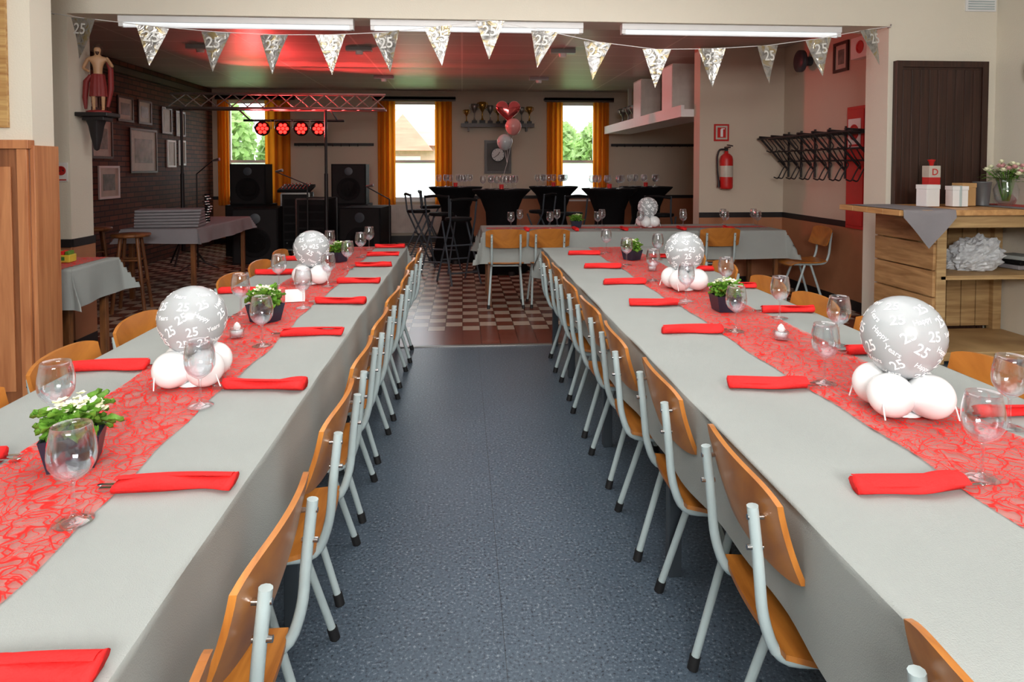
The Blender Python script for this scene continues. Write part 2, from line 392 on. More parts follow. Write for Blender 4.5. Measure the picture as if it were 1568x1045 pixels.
def clockmesh(r):
    b=MB(); X=RX(math.pi/2)
    b.lathe([(r*.9,0),(r,.0),(r,.03),(r*.93,.04),(r*.9,.03)],m_darkleg,32,X=X); b.cap(r*.92,.026,m_white,32,X=X)
    for k in range(12):
        b.box((-.004,r*.72,.027),(.004,r*.84,.030),m_black,X=X@RZ(k*math.pi/6))
    b.box((-.005,-.01,.03),(.005,r*.5,.033),m_black,X=X@RZ(-.6)); b.box((-.004,-.01,.033),(.004,r*.7,.035),m_black,X=X@RZ(2.2))
    return b
clockmesh(.17).obj('wall_clock',(4.349,4.72,2.14),-math.pi/2)

# ------------------------------------------------------------ dining chair
def chair_mesh():
    b=MB()
    def back(s,t):
        y=(s-.5)*.40; e=abs(2*s-1); zz=(t-.5)
        h=.18*(1-.16*e**6)
        return (.012+.62*y*y-.03*zz*1.6+.02*zz*zz, y, .694+zz*h+.010*(1-e*e)*(1 if t>.5 else 0))
    b.sheet(back,20,8,m_ply,(.012,0,0))
    def seat(s,t):
        u=2*s-1; v=2*t-1
        x=.235+.195*u*math.sqrt(1-.14*v*v); y=.19*v*math.sqrt(1-.16*u*u)*(1+.04*u)
        z=.452-.02*max(0,u-.5)**2*6 -.012*(1-u*u)*(1-v*v)+.03*max(0,-u-.6)
        return (x,y,z)
    b.sheet(seat,16,14,m_ply,(0,0,-.012))
    for s in (-1,1):
        y=.140*s
        b.tube([(-.004,y,.742),(.002,y,.69),(.010,y,.62),(.018,y,.52),(.05,y,.432),(.16,y,.424),(.37,y,.424)],.0115,m_tube,10,rnd=.06)
        b.tube([(.20,y*1.02,.415),(.075,y*1.22,.015)],.0115,m_tube,10)
        b.tube([(.26,y*1.02,.415),(.40,y*1.22,.015)],.0115,m_tube,10)
        b.tube([(.081,y*1.21,.035),(.072,y*1.23,0.0)],.0155,m_rub,10)
        b.tube([(.395,y*1.21,.035),(.403,y*1.23,0.0)],.0155,m_rub,10)
        for zz in (.66,.72): b.tube([(-.014,y,zz),(.018,y,zz)],.006,m_steel,6)
    b.tube([(.20,-.145,.41),(.20,.145,.41)],.010,m_tube,8); b.tube([(.30,-.145,.418),(.30,.145,.418)],.010,m_tube,8)
    return b.mesh('dining_chair')
CH=chair_mesh()
def chair(x,y,rz,jit=.045):
    place(CH,'dining_chair',(x+R(-.012,.012),y,0),rz+R(-jit,jit))
LY=[.68,1.19,1.8,2.3,2.8,3.32,3.86,4.4,4.95]
RYs=[.67,1.38,1.95,2.47,3.0,3.55,4.1,4.65]
for y in LY: chair(-.31,y,math.pi)
for y in RYs: chair(.558 if y>1 else .59,y,0)
for y in LY[1:]: chair(-1.33,y+R(-.03,.03),0)
for y in RYs[1:]: chair(1.68,y+R(-.03,.03),math.pi)

# ------------------------------------------------------------ tables
def table(x0,x1,y0,y1,legs,mat=m_darkleg,top=.742):
    b=MB(); b.box((x0+.01,y0+.01,top-.03),(x1-.01,y1-.01,top),m_pinetop)
    b.box((x0+.06,y0+.08,top-.09),(x0+.085,y1-.08,top-.03),mat); b.box((x1-.085,y0+.08,top-.09),(x1-.06,y1-.08,top-.03),mat)
    for (lx,ly) in legs: b.box((lx-.022,ly-.022,0),(lx+.022,ly+.022,top-.03),mat)
    return b.obj('dining_table',bevel=.003)
def tcloth(x0,x1,y0,y1,drop,mat=m_cloth,top=.75,amp=.013,step=.035,name='tablecloth',base=1.4):
    b=MB()
    def axis(lo,hi):
        a=[lo-drop+i*drop/6 for i in range(6)]+[lo-.02,lo-.008,lo,lo+.012]
        n=max(4,int((hi-lo)/step)); a+=[lo+.012+(hi-lo-.024)*i/n for i in range(1,n)]
        a+=[hi-.012,hi,hi+.008,hi+.02]+[hi+i*drop/6 for i in range(1,7)]
        return a
    A=axis(x0,x1); B=axis(y0,y1); vs=[];W_=len(B)
    ph=R(0,6)
    for a in A:
        for c in B:
            dx=max(x0-a,a-x1,0); dy=max(y0-c,c-y1,0); d=max(dx,dy); m=min(dx,dy)
            x=min(max(a,x0),x1); y=min(max(c,y0),y1)
            k=(d/drop)
            w=amp*k*(math.sin(c*7+ph)+.6*math.sin(c*17+ph*2)+.5*math.sin(c*3.1)+base)
            w2=amp*k*(math.sin(a*8+ph)+1.3)+.02*k
            if dx>0: x+=(w+m*.35)*(1 if a>x1 else -1)
            if dy>0: y+=(w2+m*.35)*(1 if c>y1 else -1)
            z=top-(d if d>.01 else d*.4)
            if d>.05: z+=.012*math.sin(c*1.7+a)*k
            if d==0:
                e=min(a-x0,x1-a,c-y0,y1-c)
                z+= .0012*math.sin(a*9+c*5) if e>.02 else 0
                if e<.001: z-=.003
            vs.append((x,y,z))
    fs=[(i*W_+j,(i+1)*W_+j,(i+1)*W_+j+1,i*W_+j+1) for i in range(len(A)-1) for j in range(W_-1)]
    b.add(vs,fs,mat,True); o=b.obj(name)
    return o
TL=(-1.245,-.45,-.15,5.5); TR=(.632,1.57,-.15,5.33)
table(*TL,[(x,y) for x in (-1.17,-.52) for y in (.1,.93,2.05,3.06,4.13,5.3)])
table(*TR,[(x,y) for x in (.72,1.49) for y in (.1,1.05,2.21,3.27,4.37,5.15)])
tcloth(*TL,.25,amp=.010); tcloth(*TR,.25,amp=.008,base=-.4)
def runner(x0,x1,y0,y1,z=.7535,axis='y'):
    b=MB()
    def f(s,t):
        y=y0+(y1-y0)*s; x=x0+(x1-x0)*t
        x+=.008*math.sin(y*5+t*2)+.004*math.sin(y*19)
        return (x,y,z+.0015+.001*math.sin(y*9+x*7)) if axis=='y' else (y,x,z+.0015)
    b.sheet(f,160,6,m_run); return b.obj('table_runner')
runner(-1.0,-.69,-.12,5.46); runner(1.0,1.33,-.12,5.3)

def napkin_mesh(k):
    random.seed(20+k); b=MB(); L=.23
    def sec(s):
        return .021+.004*math.sin(s*9+k)+(.010*max(0,.25-s)*4 if k%2 else .005*s)
    n=18; seg=12; vs=[];fs=[]
    for i in range(n+1):
        s=i/n; r=sec(s); h=.013+.003*math.sin(s*7+k)
        if i in(0,n): r*=.92
        for j in range(seg):
            a=2*math.pi*j/seg
            rr=1+.12*math.sin(3*a+s*4+k)
            vs.append(((s-.5)*L+.004*math.sin(a+k),r*math.cos(a)*rr+.006*math.sin(s*5+k),h+h*math.sin(a)*rr if math.sin(a)>-.8 else .0))
    for i in range(n):
        for j in range(seg):
            l=(j+1)%seg; fs.append((i*seg+j,i*seg+l,(i+1)*seg+l,(i+1)*seg+j))
    fs+= [tuple(range(seg-1,-1,-1)),tuple(n*seg+j for j in range(seg))]
    b.add(vs,fs,m_nap,True)
    b.sheet(lambda s,t:((s-.5)*L*.98,-.023+.034*t+.01*math.sin(s*3+k)+.006*s,.014+.013*math.sin(t*1.9+.1)+.002),14,5,m_nap,(0,0,.0015))
    b.box((.09,-.012,.007),(.150,-.005,.0095),m_steel); b.box((.09,.004,.008),(.143,.012,.0105),m_steel)
    b.lathe([(0.0001,0),(.006,0),(.006,.002),(.0001,.002)],m_steel,10,(.150,-.0085,.007))
    return b.mesh('napkin_roll')
NP=[napkin_mesh(k) for k in range(4)]
random.seed(11)
def napkin(x,y,rz): place(random.choice(NP),'napkin_roll',(x,y,.7535),rz+R(-.07,.07))
NL=[.86,1.37,1.98,2.6,3.2,3.76,4.38,4.9,5.38]; NR=[.7,1.255,1.88,2.53,3.05,3.62,4.2,4.85]
for y in NL: napkin(-.575,y,math.pi)
for y in [1.1,1.52,2.20,2.9,3.5,4.1,4.7,5.2]: napkin(-1.12,y,0)
for y in NR: napkin(.89,y,0)
for y in [1.1,1.62,2.2,2.86,3.45,4.05,4.65]: napkin(1.44,y,math.pi)

def glass_mesh():
    b=MB()
    b.lathe([(.0335,0),(.034,.0015),(.02,.004),(.008,.008),(.0045,.014),(.0038,.03),(.0038,.065),(.0055,.074),
             (.016,.080),(.030,.092),(.0385,.108),(.0405,.124),(.039,.145),(.0345,.168),(.0325,.178),(.0315,.1785),(.0335,.166),(.0375,.146),(.0388,.124),(.0365,.108),(.028,.094),(.013,.083),(.0001,.081)],m_glass,24)
    return b.mesh('wine_glass')
GL=glass_mesh()
def glass(x,y,z=.7558): place(GL,'wine_glass',(x+R(-.004,.004),y,z))
for y in [1.25,1.84,2.45,3.10,3.65,4.25,4.8,5.25]: glass(-.705 if y<2.2 else -.722,y)
for y in [1.66,2.40,2.98,3.62,4.3,4.95]: glass(-.968,y)
for y in [1.29,1.90,2.53,3.12,3.7,4.3,4.92]: glass(1.07,y)
for y in [1.54,1.86,2.30,2.74,3.34,3.94,4.54]: glass(1.35,y)
glass(-.97,1.20)

def pear(r,el=1.12):
    P=[]
    for k in range(21):
        a=math.pi*k/20; z=-math.cos(a); rad=math.sin(a)
        if z<0: z*=el
        P.append((max(1e-5,r*rad*(1-.06*max(0,-z))),r*z))
    return P
def onsphere(b,t,size,lon,lat,roll,r,c,mat=None):
    vs,fs=text_geo(t); out=[]
    cr,sr=math.cos(roll),math.sin(roll)
    for (x,y,z) in vs:
        x,y=x*size,y*size; x,y=x*cr-y*sr,x*sr+y*cr
        la=lat+y/r; lo=lon+x/(r*math.cos(lat)); rr=r*1.008
        el=1.12 if la<0 else 1
        out.append((c[0]+rr*math.cos(la)*math.cos(lo)*(1-.06*max(0,-math.sin(la))),c[1]+rr*math.cos(la)*math.sin(lo)*(1-.06*max(0,-math.sin(la))),c[2]+rr*math.sin(la)*el))
    b.add(out,fs,mat or m_text,True)
def centre_mesh():
    b=MB(); r=.101; cz=.203
    b.lathe(pear(r),m_balloon,36,(0,0,cz))
    g=random.Random(3)
    for la in (-.95,-.57,-.2,.18,.55,.92):
        n=max(5,int(11*math.cos(la)))
        for k in range(n):
            lo=2*math.pi*(k+.5*(int(la*10)%2)+g.uniform(-.1,.1))/n
            t=('25','Happy','25','25','Years')[(k+int(la*10))%5]
            onsphere(b,t,.036 if t=='25' else .019,lo,la+g.uniform(-.04,.04),g.uniform(-.6,.6),r,(0,0,cz))
    b.tube([(0,0,.0),(0,0,.10)],.005,m_ballw)
    for k in range(4):
        a=k*math.pi/2+.5; X=T(.068*math.cos(a),.068*math.sin(a),.057)@RZ(a)@RY(1.35)
        b.lathe(pear(.056,1.18),m_ballw,24,X=X)
    b.lathe([(.05,0),(.05,.008),(.0001,.012)],m_ballw,20)
    for k in range(4):
        a=.3+k*1.57; b.tube([(.02*math.cos(a),.02*math.sin(a),.10),(.06*math.cos(a),.06*math.sin(a),.115),(.12*math.cos(a+.2),.12*math.sin(a+.2),.06),(.13*math.cos(a+.3),.13*math.sin(a+.3),.01)],.002,m_ballw,6,rnd=.03)
    return b.mesh('balloon_centerpiece')
BC=centre_mesh()
for (x,y,z,a,s) in ((-.80,2.04,.757,-1.2,.95),(-.83,3.75,.757,.4,.96),(1.15,1.66,.757,.1,1.0),(1.16,3.42,.757,2,1.0)):
    o=place(BC,'balloon_centerpiece',(x,y,z),a); o.scale=(s,s,s)

def flower_mesh(k):
    g=random.Random(k); b=MB(); w=.043
    b.add([(-w,-w,0),(w,-w,0),(w,w,0),(-w,w,0),(-w*1.3,-w*1.3,.072),(w*1.3,-w*1.3,.072),(w*1.3,w*1.3,.072),(-w*1.3,w*1.3,.072),
           (-w*1.2,-w*1.2,.072),(w*1.2,-w*1.2,.072),(w*1.2,w*1.2,.072),(-w*1.2,w*1.2,.072),(-w*1.1,-w*1.1,.06),(w*1.1,-w*1.1,.06),(w*1.1,w*1.1,.06),(-w*1.1,w*1.1,.06)],
        [(0,3,2,1),(0,1,5,4),(1,2,6,5),(2,3,7,6),(3,0,4,7),(4,5,9,8),(5,6,10,9),(6,7,11,10),(7,4,8,11),(8,9,13,12),(9,10,14,13),(10,11,15,14),(11,8,12,15),(12,13,14,15)],m_pot)
    for i in range(100):
        a=g.uniform(0,6.28); L=g.uniform(.028,.05); tilt=g.uniform(-.1,1.2); z0=g.uniform(.068,.112); rr=.042*g.random()
        X=T(rr*math.cos(a),rr*math.sin(a),z0)@RZ(a+g.uniform(-.6,.6))@RY(-tilt)
        wd=L*.42
        b.sheet(lambda s,t:(L*(s+.1),wd*math.sin(math.pi*min(1,s*.9+.08))*(2*t-1),-.35*L*s*s+.010*abs(2*t-1)+.003*math.sin(s*14)),6,4,m_leaf,X=X)
    for i in range(30):
        a=g.uniform(0,6.28); r=.055*math.sqrt(g.random()); z=.142+g.uniform(-.012,.014)-r*.45; cx,cy=r*math.cos(a),r*math.sin(a)
        for p in range(5):
            X=T(cx,cy,z)@RX(g.uniform(-.4,.6))@RZ(p*1.257)
            b.sheet(lambda s,t:(.001+.011*s,.0070*math.sin(math.pi*min(1,s+.12))*(2*t-1),.004*s),3,2,m_flow,X=X)
    return b.mesh('potted_primrose')
FP=[flower_mesh(3),flower_mesh(5)]
for i,(x,y,s) in enumerate(((-.84,1.50,1.0),(-.82,2.84,1.0),(1.17,2.90,1.0),(1.17,4.55,.95),(-.84,4.6,.95))):
    o=place(FP[i%2],'potted_primrose',(x,y,.7565),R(0,1.5)); o.scale=(s,s,s)
def tealight():
    b=MB()
    b.lathe([(.022,0),(.027,.004),(.028,.03),(.0235,.034),(.0255,.029),(.0245,.006),(.0001,.005)],m_glass,20)
    b.lathe([(.0001,.006),(.021,.006),(.021,.024),(.0001,.025)],m_ballw,20)
    b.lathe([(.0001,.025),(.012,.03),(.014,.04),(.008,.052),(.0001,.058)],m_ballw,14)
    return b.mesh('tealight_holder')
TLM=tealight()
for x,y in ((-.85,2.58),(1.185,2.40),(-.85,4.2),(1.17,4.05)): place(TLM,'tealight_holder',(x,y,.7565))
b=MB(); b.sheet(lambda s,t:(.09*(s-.5),.0+.025*abs(2*t-1)*(1 if t<.5 else -1),.055*(1-abs(2*t-1))),2,8,m_white,(0,0,.001),smooth=False)
b.obj('place_card',(-.80,3.26,.7565),.2)

# ------------------------------------------------------------ bunting
US=[(-2.72,2.47),(-2.24,2.42),(-1.80,2.385),(-1.38,2.37),(-.97,2.375),(-.56,2.40),(-.18,2.45),(.21,2.50),(.62,2.43),(1.03,2.35),(1.49,2.30),(1.92,2.31),(2.36,2.34),(2.78,2.40),(3.20,2.48)]
b=MB(); yb=5.08
cord=[(-2.99,5.16,2.52)]+[(x,yb,z) for x,z in US]+[(3.42,5.16,2.52)]
b.tube(cord,.0028,m_white,6)
for (x,z) in ((-2.99,2.52),(3.42,2.52)): b.tube([(x,5.199,z),(x,5.165,z),(x,5.16,z+.02)],.006,m_steel,8)
for i,(x,z) in enumerate(US):
    sl=((cord[min(i+2,len(cord)-1)][2]-cord[i][2])/(cord[min(i+2,len(cord)-1)][0]-cord[i][0]))
    X=T(x,yb,z)@RY(-math.atan(sl)*.8)@RZ(R(-.45,.45))@RX(R(-.10,.04))
    w=.108;h=.295
    b.sheet(lambda s,t:(w*(2*t-1)*(1-s)+1e-4*(2*t-1),.012*math.sin(3*s+i)+.006*math.sin(6*t+i)*(1-s),-h*s),8,8,m_foilp,(0,.001,0),X=X)
    vs,fs=text_geo('25'); b.add([(a*.11,-.02,c*.11-.085) for a,c,_ in vs],fs,m_foilt,False,X)
b.obj('bunting_garland')

# ------------------------------------------------------------ statue on bracket
b=MB()
b.box((-.105,-.10,-.03),(.13,.10,.0),m_black); b.box((-.07,-.07,-.06),(.09,.07,-.03),m_black)
b.lathe([(.0001,-.29),(.02,-.28),(.03,-.24),(.045,-.18),(.06,-.10),(.075,-.06)],m_black,6)
b.obj('statue_bracket',(-2.79,5.36,1.81),0,.005)
e=bpy.data.objects.new('religious_statue',None); sc.collection.objects.link(e); e.location=(-2.77,5.36,1.811); e.rotation_euler[2]=.35; e.scale=(.95,.95,.95)
J=[(0,0,.27,.036),(0,0,.34,.034),(0,0,.42,.046),(0,0,.462,.017),(0,-.004,.50,.031),(0,-.006,.528,.024),
   (-.066,0,.432,.021),(-.10,-.01,.35,.015),(-.05,-.05,.32,.011),(.066,0,.432,.021),(.105,-.02,.37,.015),(.07,-.07,.44,.011),
   (-.03,0,.22,.027),(-.034,-.01,.13,.02),(-.032,.0,.03,.013),(-.032,-.035,.012,.012),(.03,0,.22,.027),(.036,-.02,.13,.02),(.032,.0,.03,.013),(.032,-.035,.012,.012)]
E=[(0,1),(1,2),(2,3),(3,4),(4,5),(2,6),(6,7),(7,8),(2,9),(9,10),(10,11),(0,12),(12,13),(13,14),(14,15),(0,16),(16,17),(17,18),(18,19)]
me=bpy.data.meshes.new('body'); me.from_pydata([j[:3] for j in J],E,[]); me.materials.append(m_skin)
o=bpy.data.objects.new('body',me); sc.collection.objects.link(o); o.parent=e
o.modifiers.new('Skin','SKIN')
for i,j in enumerate(J): me.skin_vertices[0].data[i].radius=(j[3],j[3]*.85); me.skin_vertices[0].data[i].use_root=(i==0)
sm=o.modifiers.new('Sub','SUBSURF'); sm.levels=2; sm.render_levels=2; o.modifiers['Skin'].use_smooth_shade=True
b=MB(); b.lathe([(.062,.13),(.058,.20),(.052,.25),(.046,.30),(.040,.31)],m_robe,32,sy=.8,fold=.09,nf=9)
b.tube([(-.05,.02,.30),(-.085,.03,.25),(-.095,.02,.12),(-.09,.01,.03)],[.018,.024,.02,.010],m_robe,10)
b.tube([(.06,.03,.05),(.085,.035,.2),(.085,.035,.36),(.05,.03,.45)],[.012,.022,.02,.012],m_robe,10)
o=b.obj('robe'); o.parent=e
b=MB(); b.lathe([(.0001,.040),(.018,.036),(.029,.022),(.032,0),(.031,-.03),(.026,-.055),(.016,-.06)],m_hair,18,(0,.014,.515)); 
b.lathe([(.015,0),(.011,-.016),(.004,-.026),(.0001,-.028)],m_hair,12,(0,-.020,.487))
b.lathe([(.09,-.0),(.09,.012),(.06,.02),(.0001,.02)],m_robe,20,(0,0,.0),sy=.8)
o=b.obj('hair_beard'); o.parent=e
def nosmoke(name,loc,rz,w=.13,h=.19):
    b=MB(); b.box((-w/2,-.006,-h/2),(w/2,0,h/2),m_white); X=T(0,-.007,.01)@RX(math.pi/2)
    b.lathe([(w*.38,0),(w*.38,.003),(w*.28,.003),(w*.28,0)],m_red,24,X=X); b.box((-w*.36,-.008,-.006),(w*.36,-.0065,.006),m_red,X=T(0,0,.01)@RY(.78)); b.box((-w*.25,-.0072,.004),(w*.22,-.0062,.016),m_black)
    b.box((-w*.4,-.0072,-h*.45),(w*.4,-.0062,-h*.38),m_red)
    b.obj(name,loc,rz)
nosmoke('no_smoking_sign',(-2.96,5.199,1.36),0,.09,.14)

# ------------------------------------------------------------ small table left
def clothed(x0,x1,y0,y1,drop,mat=m_cloth,wood_=m_oak):
    table(x0,x1,y0,y1,[(x0+.07,y0+.07),(x1-.07,y0+.07),(x0+.07,y1-.07),(x1-.07,y1-.07)],wood_)
    tcloth(x0,x1,y0,y1,drop,mat)
clothed(-3.5,-2.47,4.42,5.0,.24)
b=MB(); b.sheet(lambda s,t:(-2.78+.26*t,4.40+(.57)*max(0,(s-.3)/.7)-(.022+.04*(.3-s)/.3 if s<.3 else 0),.7550-(.22*(.3-s)/.3 if s<.3 else 0)),24,4,m_run)
b.obj('table_runner')
b=MB(); b.box((-.09,-.05,0),(.09,.05,.05),M('snack_yellow',(225,205,70),.5)); b.box((-.06,-.051,.012),(.06,.051,.04),M('snack_green',(60,130,60),.5))
for k in range(5): b.box((-.08+.034*k,-.04,.05),(-.055+.034*k,.04,.075),m_nap if k%2 else m_leaf)
b.obj('snack_box',(-2.72,4.72,.7565),.1,.004)

# ------------------------------------------------------------ bar
b=MB(); X0,X1,Y0,Y1=3.3,4.34,4.45,5.13
for k in range(5):
    z=.10+k*.19; b.box((X0,Y0+.01,z),(X0+.022,Y1,z+.18),m_pineh)
for (x,y) in ((X0+.022,Y0),(X0+.022,Y1-.07),(X1-.08,Y0),(X1-.08,Y1-.07)): b.box((x,y,0),(x+.07,y+.07,1.06),m_pinew)
for k in range(7):
    x=X0+.1+k*.125; b.box((x,Y1-.025,.11),(x+.118,Y1-.005,1.04),m_pinew)
b.box((X0+.03,Y0-.02,.03),(X1,Y1-.03,.09),m_pinew); b.box((X0+.05,Y0+.0,.60),(X1-.01,Y1-.03,.63),m_pinew)
b.box((X0+.02,Y0-.01,.97),(X1,Y0+.015,1.06),m_pinew)
for k in range(4): b.box((2.99,4.38+k*.185,1.06),(4.34,4.56+k*.185,1.10),m_pinetop)
b.obj('bar_counter',bevel=.004)
def bardrape(name,x,w,mat,d1=.3,z=1.104):
    b=MB()
    def f(s,t):
        xx=x+(t-.5)*w; dz=0
        if s>=.65:
            q=(s-.65)/.35; lim=d1*(1-abs(2*t-1)*.8); dz=q*lim; yy=4.368-.006*q*(1+math.sin(t*9))
        else: yy=5.05-(5.05-4.368)*(s/.65)
        return (xx,yy,z-dz)
    b.sheet(f,24,16,mat); return b.obj(name)
bardrape('bar_cloth',3.20,.38,m_cloth2,.27)
bardrape('bar_cloth',4.10,.38,m_cloth2,.20,1.1035); bardrape('bar_runner',4.19,.27,m_run,.36,1.106)
def giftbox(name,loc,w,d,h,mat,rz=0,rib=None):
    b=MB(); b.box((-w/2,-d/2,0),(w/2,d/2,h*.8),mat); b.box((-w/2-.003,-d/2-.003,h*.8),(w/2+.003,d/2+.003,h),mat)
    if rib: b.box((-.008,-d/2-.005,0),(.008,d/2+.005,h+.003),rib)
    b.obj(name,loc,rz,.002)
giftbox('gift_box',(3.44,4.72,1.107),.11,.10,.16,m_white,.1)
giftbox('gift_box',(3.65,4.70,1.107),.11,.09,.15,m_white,-.1,m_tube)
giftbox('gift_box',(3.77,4.78,1.107),.11,.10,.17,m_kraft,.05)
b=MB(); b.box((-.045,-.04,0),(.045,.04,.28),m_red); b.box((-.046,-.041,.21),(.046,.041,.30),m_pic2); b.lathe([(.012,.30),(.02,.33),(.03,.345),(.0001,.35)],m_red,12)
vs,fs=text_geo('D'); b.add([(a*.07,-.0425,c*.07+.25) for a,c,_ in vs],fs,m_red)
b.obj('wine_gift_box',(3.58,4.88,1.107),0,.003)
b=MB(); b.lathe([(.045,0),(.06,.17),(.064,.175),(.062,.18),(.056,.17),(.042,.01),(.0001,.01)],m_zinc,24)
b.obj('metal_bucket',(3.93,4.80,1.107))
b=MB(); g=random.Random(4)
b.lathe([(.05,0),(.075,.04),(.085,.12),(.06,.17),(.075,.21),(.073,.21),(.057,.17),(.08,.12),(.07,.045),(.045,.01),(.0001,.01)],m_glass,24)
for i in range(26):
    a=g.uniform(0,6.28); r=.13*math.sqrt(g.random()); zt=.31-r*.5+g.uniform(-.02,.03)
    b.tube([(0.02*math.cos(a),0.02*math.sin(a),.03),(r*.5*math.cos(a),r*.5*math.sin(a),.2),(r*math.cos(a),r*math.sin(a),zt)],.003,m_leaf,6)
    mm=m_flow if i%3 else m_flowp
    for p in range(9):
        X=T(r*math.cos(a),r*math.sin(a),zt)@RZ(p*.7)@RY(-.5 if p%2 else -1.0)
        b.sheet(lambda s,t:(.003+.03*s,.013*math.sin(math.pi*min(1,s*.85+.1))*(2*t-1),.006*s*s),4,2,mm,X=X)
    for p in range(3):
        X=T(r*math.cos(a)*.9,r*math.sin(a)*.9,zt-.05)@RZ(g.uniform(0,6))@RY(-.3)
        b.sheet(lambda s,t:(.09*s,.018*math.sin(math.pi*min(1,s*.9+.08))*(2*t-1),-.03*s*s),5,2,m_leaf,X=X)
b.obj('flower_vase',(4.14,4.82,1.107))
b=MB(); m_bag=M('plastic_bag_white',(225,228,232),.3,var=.2,scale=(30,30,30),transl=.2)
def bagf(s,t):
    a=t*2*math.pi; el=math.pi*(s-.5)
    d=Vector((math.cos(a)*math.cos(el),math.sin(a)*math.cos(el),math.sin(el)))
    n=1+.30*noise.noise(d*2.3+Vector((3,1,7)))+.28*abs(noise.noise(d*6))+.12*noise.noise(d*14)
    p=d*n; return (p.x*.19,p.y*.13,max(0,.10+p.z*.13+.03*p.x))
b.sheet(bagf,30,48,m_bag,smooth=False); b.obj('plastic_bag',(3.80,4.72,.632))
b=MB(); 
for k in range(3): b.box((-.10,-.1,.001+k*.035),(.10,.1,.033+k*.035),(m_cloth2,m_blk,m_cloth)[k],X=RZ(.1*k))
b.obj('folded_linen',(4.19,4.75,.632),.1,.008)

# ------------------------------------------------------------ rear room: transverse table
clothed(.2,3.3,6.62,7.4,.30)
runner(6.9,7.1,.25,3.25,axis='x')
for (x,y) in ((.42,6.46),(.86,6.47),(2.55,6.45)): chair(x,y,math.pi/2)
chair(3.68,6.55,math.pi,.15)
for x in (.5,.9,1.4,1.85,2.3,2.75,3.1): glass(x,6.84); glass(x+.12,7.2)
for x in (.6,1.1,1.6,2.2,2.7): place(random.choice(NP),'napkin_roll',(x+.05,6.74,.7535),1.57)
o=place(BC,'balloon_centerpiece',(1.97,7.0,.757),.5); o.scale=(1.05,)*3
place(FP[0],'potted_primrose',(1.2,7.0,.7565)); 

def bartable():
    b=MB()
    b.lathe([(.36,0.02),(.33,.10),(.27,.35),(.20,.62),(.21,.8),(.28,.98),(.36,1.06),(.385,1.085),(.385,1.10),(.0001,1.1001)],m_blkcloth,40,fold=.035,nf=4)
    for k in range(4):
        a=k*math.pi/2; b.lathe([(.05,0),(.05,.03),(.03,.05)],m_rub,10,(.36*math.cos(a),.36*math.sin(a),0))
    return b.mesh('cocktail_table')
BT=bartable()
for k,(x,y) in enumerate(((-.1,10.0),(.52,8.9),(1.38,10.1),(2.02,9.1),(2.75,9.9))):
    place(BT,'cocktail_table',(x,y,0),.3*k)
    for j in range(9):
        a=j*.698+R(-.1,.1); rr=.27 if j%2 else .15; glass(x+rr*math.cos(a),y+rr*math.sin(a),1.102)
    b=MB(); b.lathe([(.03,0),(.033,.06),(.0001,.06)],m_red,12); b.obj('candle',(x,y,1.102))
def stool_mesh():
    b=MB()
    b.lathe([(.0001,.74),(.15,.745),(.165,.76),(.16,.785),(.0001,.79)],m_blk,24)
    for s in (-1,1):
        b.tube([(-.16,.17*s,1.02),(-.13,.16*s,.76),(.22,.19*s,.0)],.012,m_darkleg,8); b.tube([(.12,.16*s,.74),(-.24,.19*s,0)],.012,m_darkleg,8)
    b.tube([(-.16,-.17,1.0),(-.19,0,1.02),(-.16,.17,1.0)],.018,m_blk,8,rnd=.1)
    b.tube([(-.175,-.19,.14),(-.175,.19,.14)],.01,m_darkleg,8); b.tube([(.12,-.18,.27),(.12,.18,.27)],.01,m_darkleg,8); b.tube([(-.02,-.17,.45),(-.02,.17,.45)],.01,m_darkleg,8)
    return b.mesh('bar_stool')
BS=stool_mesh()
for x,y,r_ in ((-.62,9.6,.3),(-.28,9.0,1.2),(-.05,8.1,2.0),(1.1,9.4,2.5),(1.45,8.9,1.9),(2.6,8.6,1.0),(-.5,10.6,0)): place(BS,'bar_stool',(x,y,0),r_)
b=MB(); c=(.63,9.5)
def heart(X,s,mat):
    def f(u,v):
        a=2*math.pi*v; k=math.sin(math.pi*u)**.6 if 0<u<1 else 0
        hx=16*math.sin(a)**3; hz=13*math.cos(a)-5*math.cos(2*a)-2*math.cos(3*a)-math.cos(4*a)
        return (s*hx/16*k,-s*.4*math.cos(math.pi*u),s*(hz/16)*k)
    b.sheet(f,14,40,mat,X=X)
heart(T(c[0]+.02,c[1],2.20),.175,m_foil)
b.lathe(pear(.115),m_pink,24,(c[0]+.09,c[1]-.03,1.97)); b.lathe(pear(.11),m_balloon,24,(c[0]-.03,c[1]-.02,1.75))
for (x,z) in ((.02,2.02),(.09,1.85),(-.03,1.63)): b.tube([(c[0]+x,c[1],z),(c[0],c[1]-.05,1.45),(c[0]-.08,9.1,1.25),(c[0]-.1,8.9,1.175)],.002,m_white,5)
b.obj('balloon_bunch')

def curtain(x0,x1,name='curtain'):
    b=MB(); b.sheet(lambda s,t:(x0+(x1-x0)*s,YB-.09+.03*math.sin(s*math.pi*7),.70+1.895*t),42,3,m_curt); b.obj(name)
for a,c_ in ((-1.54,-1.22),(-.50,-.19),(1.57,1.87),(2.44,2.74),(-3.55,-3.10),(-4.38,-4.18)): curtain(a,c_)
for a,c_ in ((-1.62,-.12),(1.52,2.82),(-4.4,-3.0)):
    b=MB(); b.box((a,YB-.15,2.63),(c_,YB,2.67),m_door); b.box((a,YB-.15,2.60),(c_,YB-.135,2.68),m_door); b.obj('curtain_pelmet')
b=MB(); yr=YB-.005
b.box((-1.62,yr-.11,.18),(-.30,yr-.09,.68),m_radi); b.box((-1.62,yr-.05,.18),(-.30,yr-.03,.68),m_radi); b.box((-1.62,yr-.12,.68),(-.30,yr-.02,.70),m_radi)
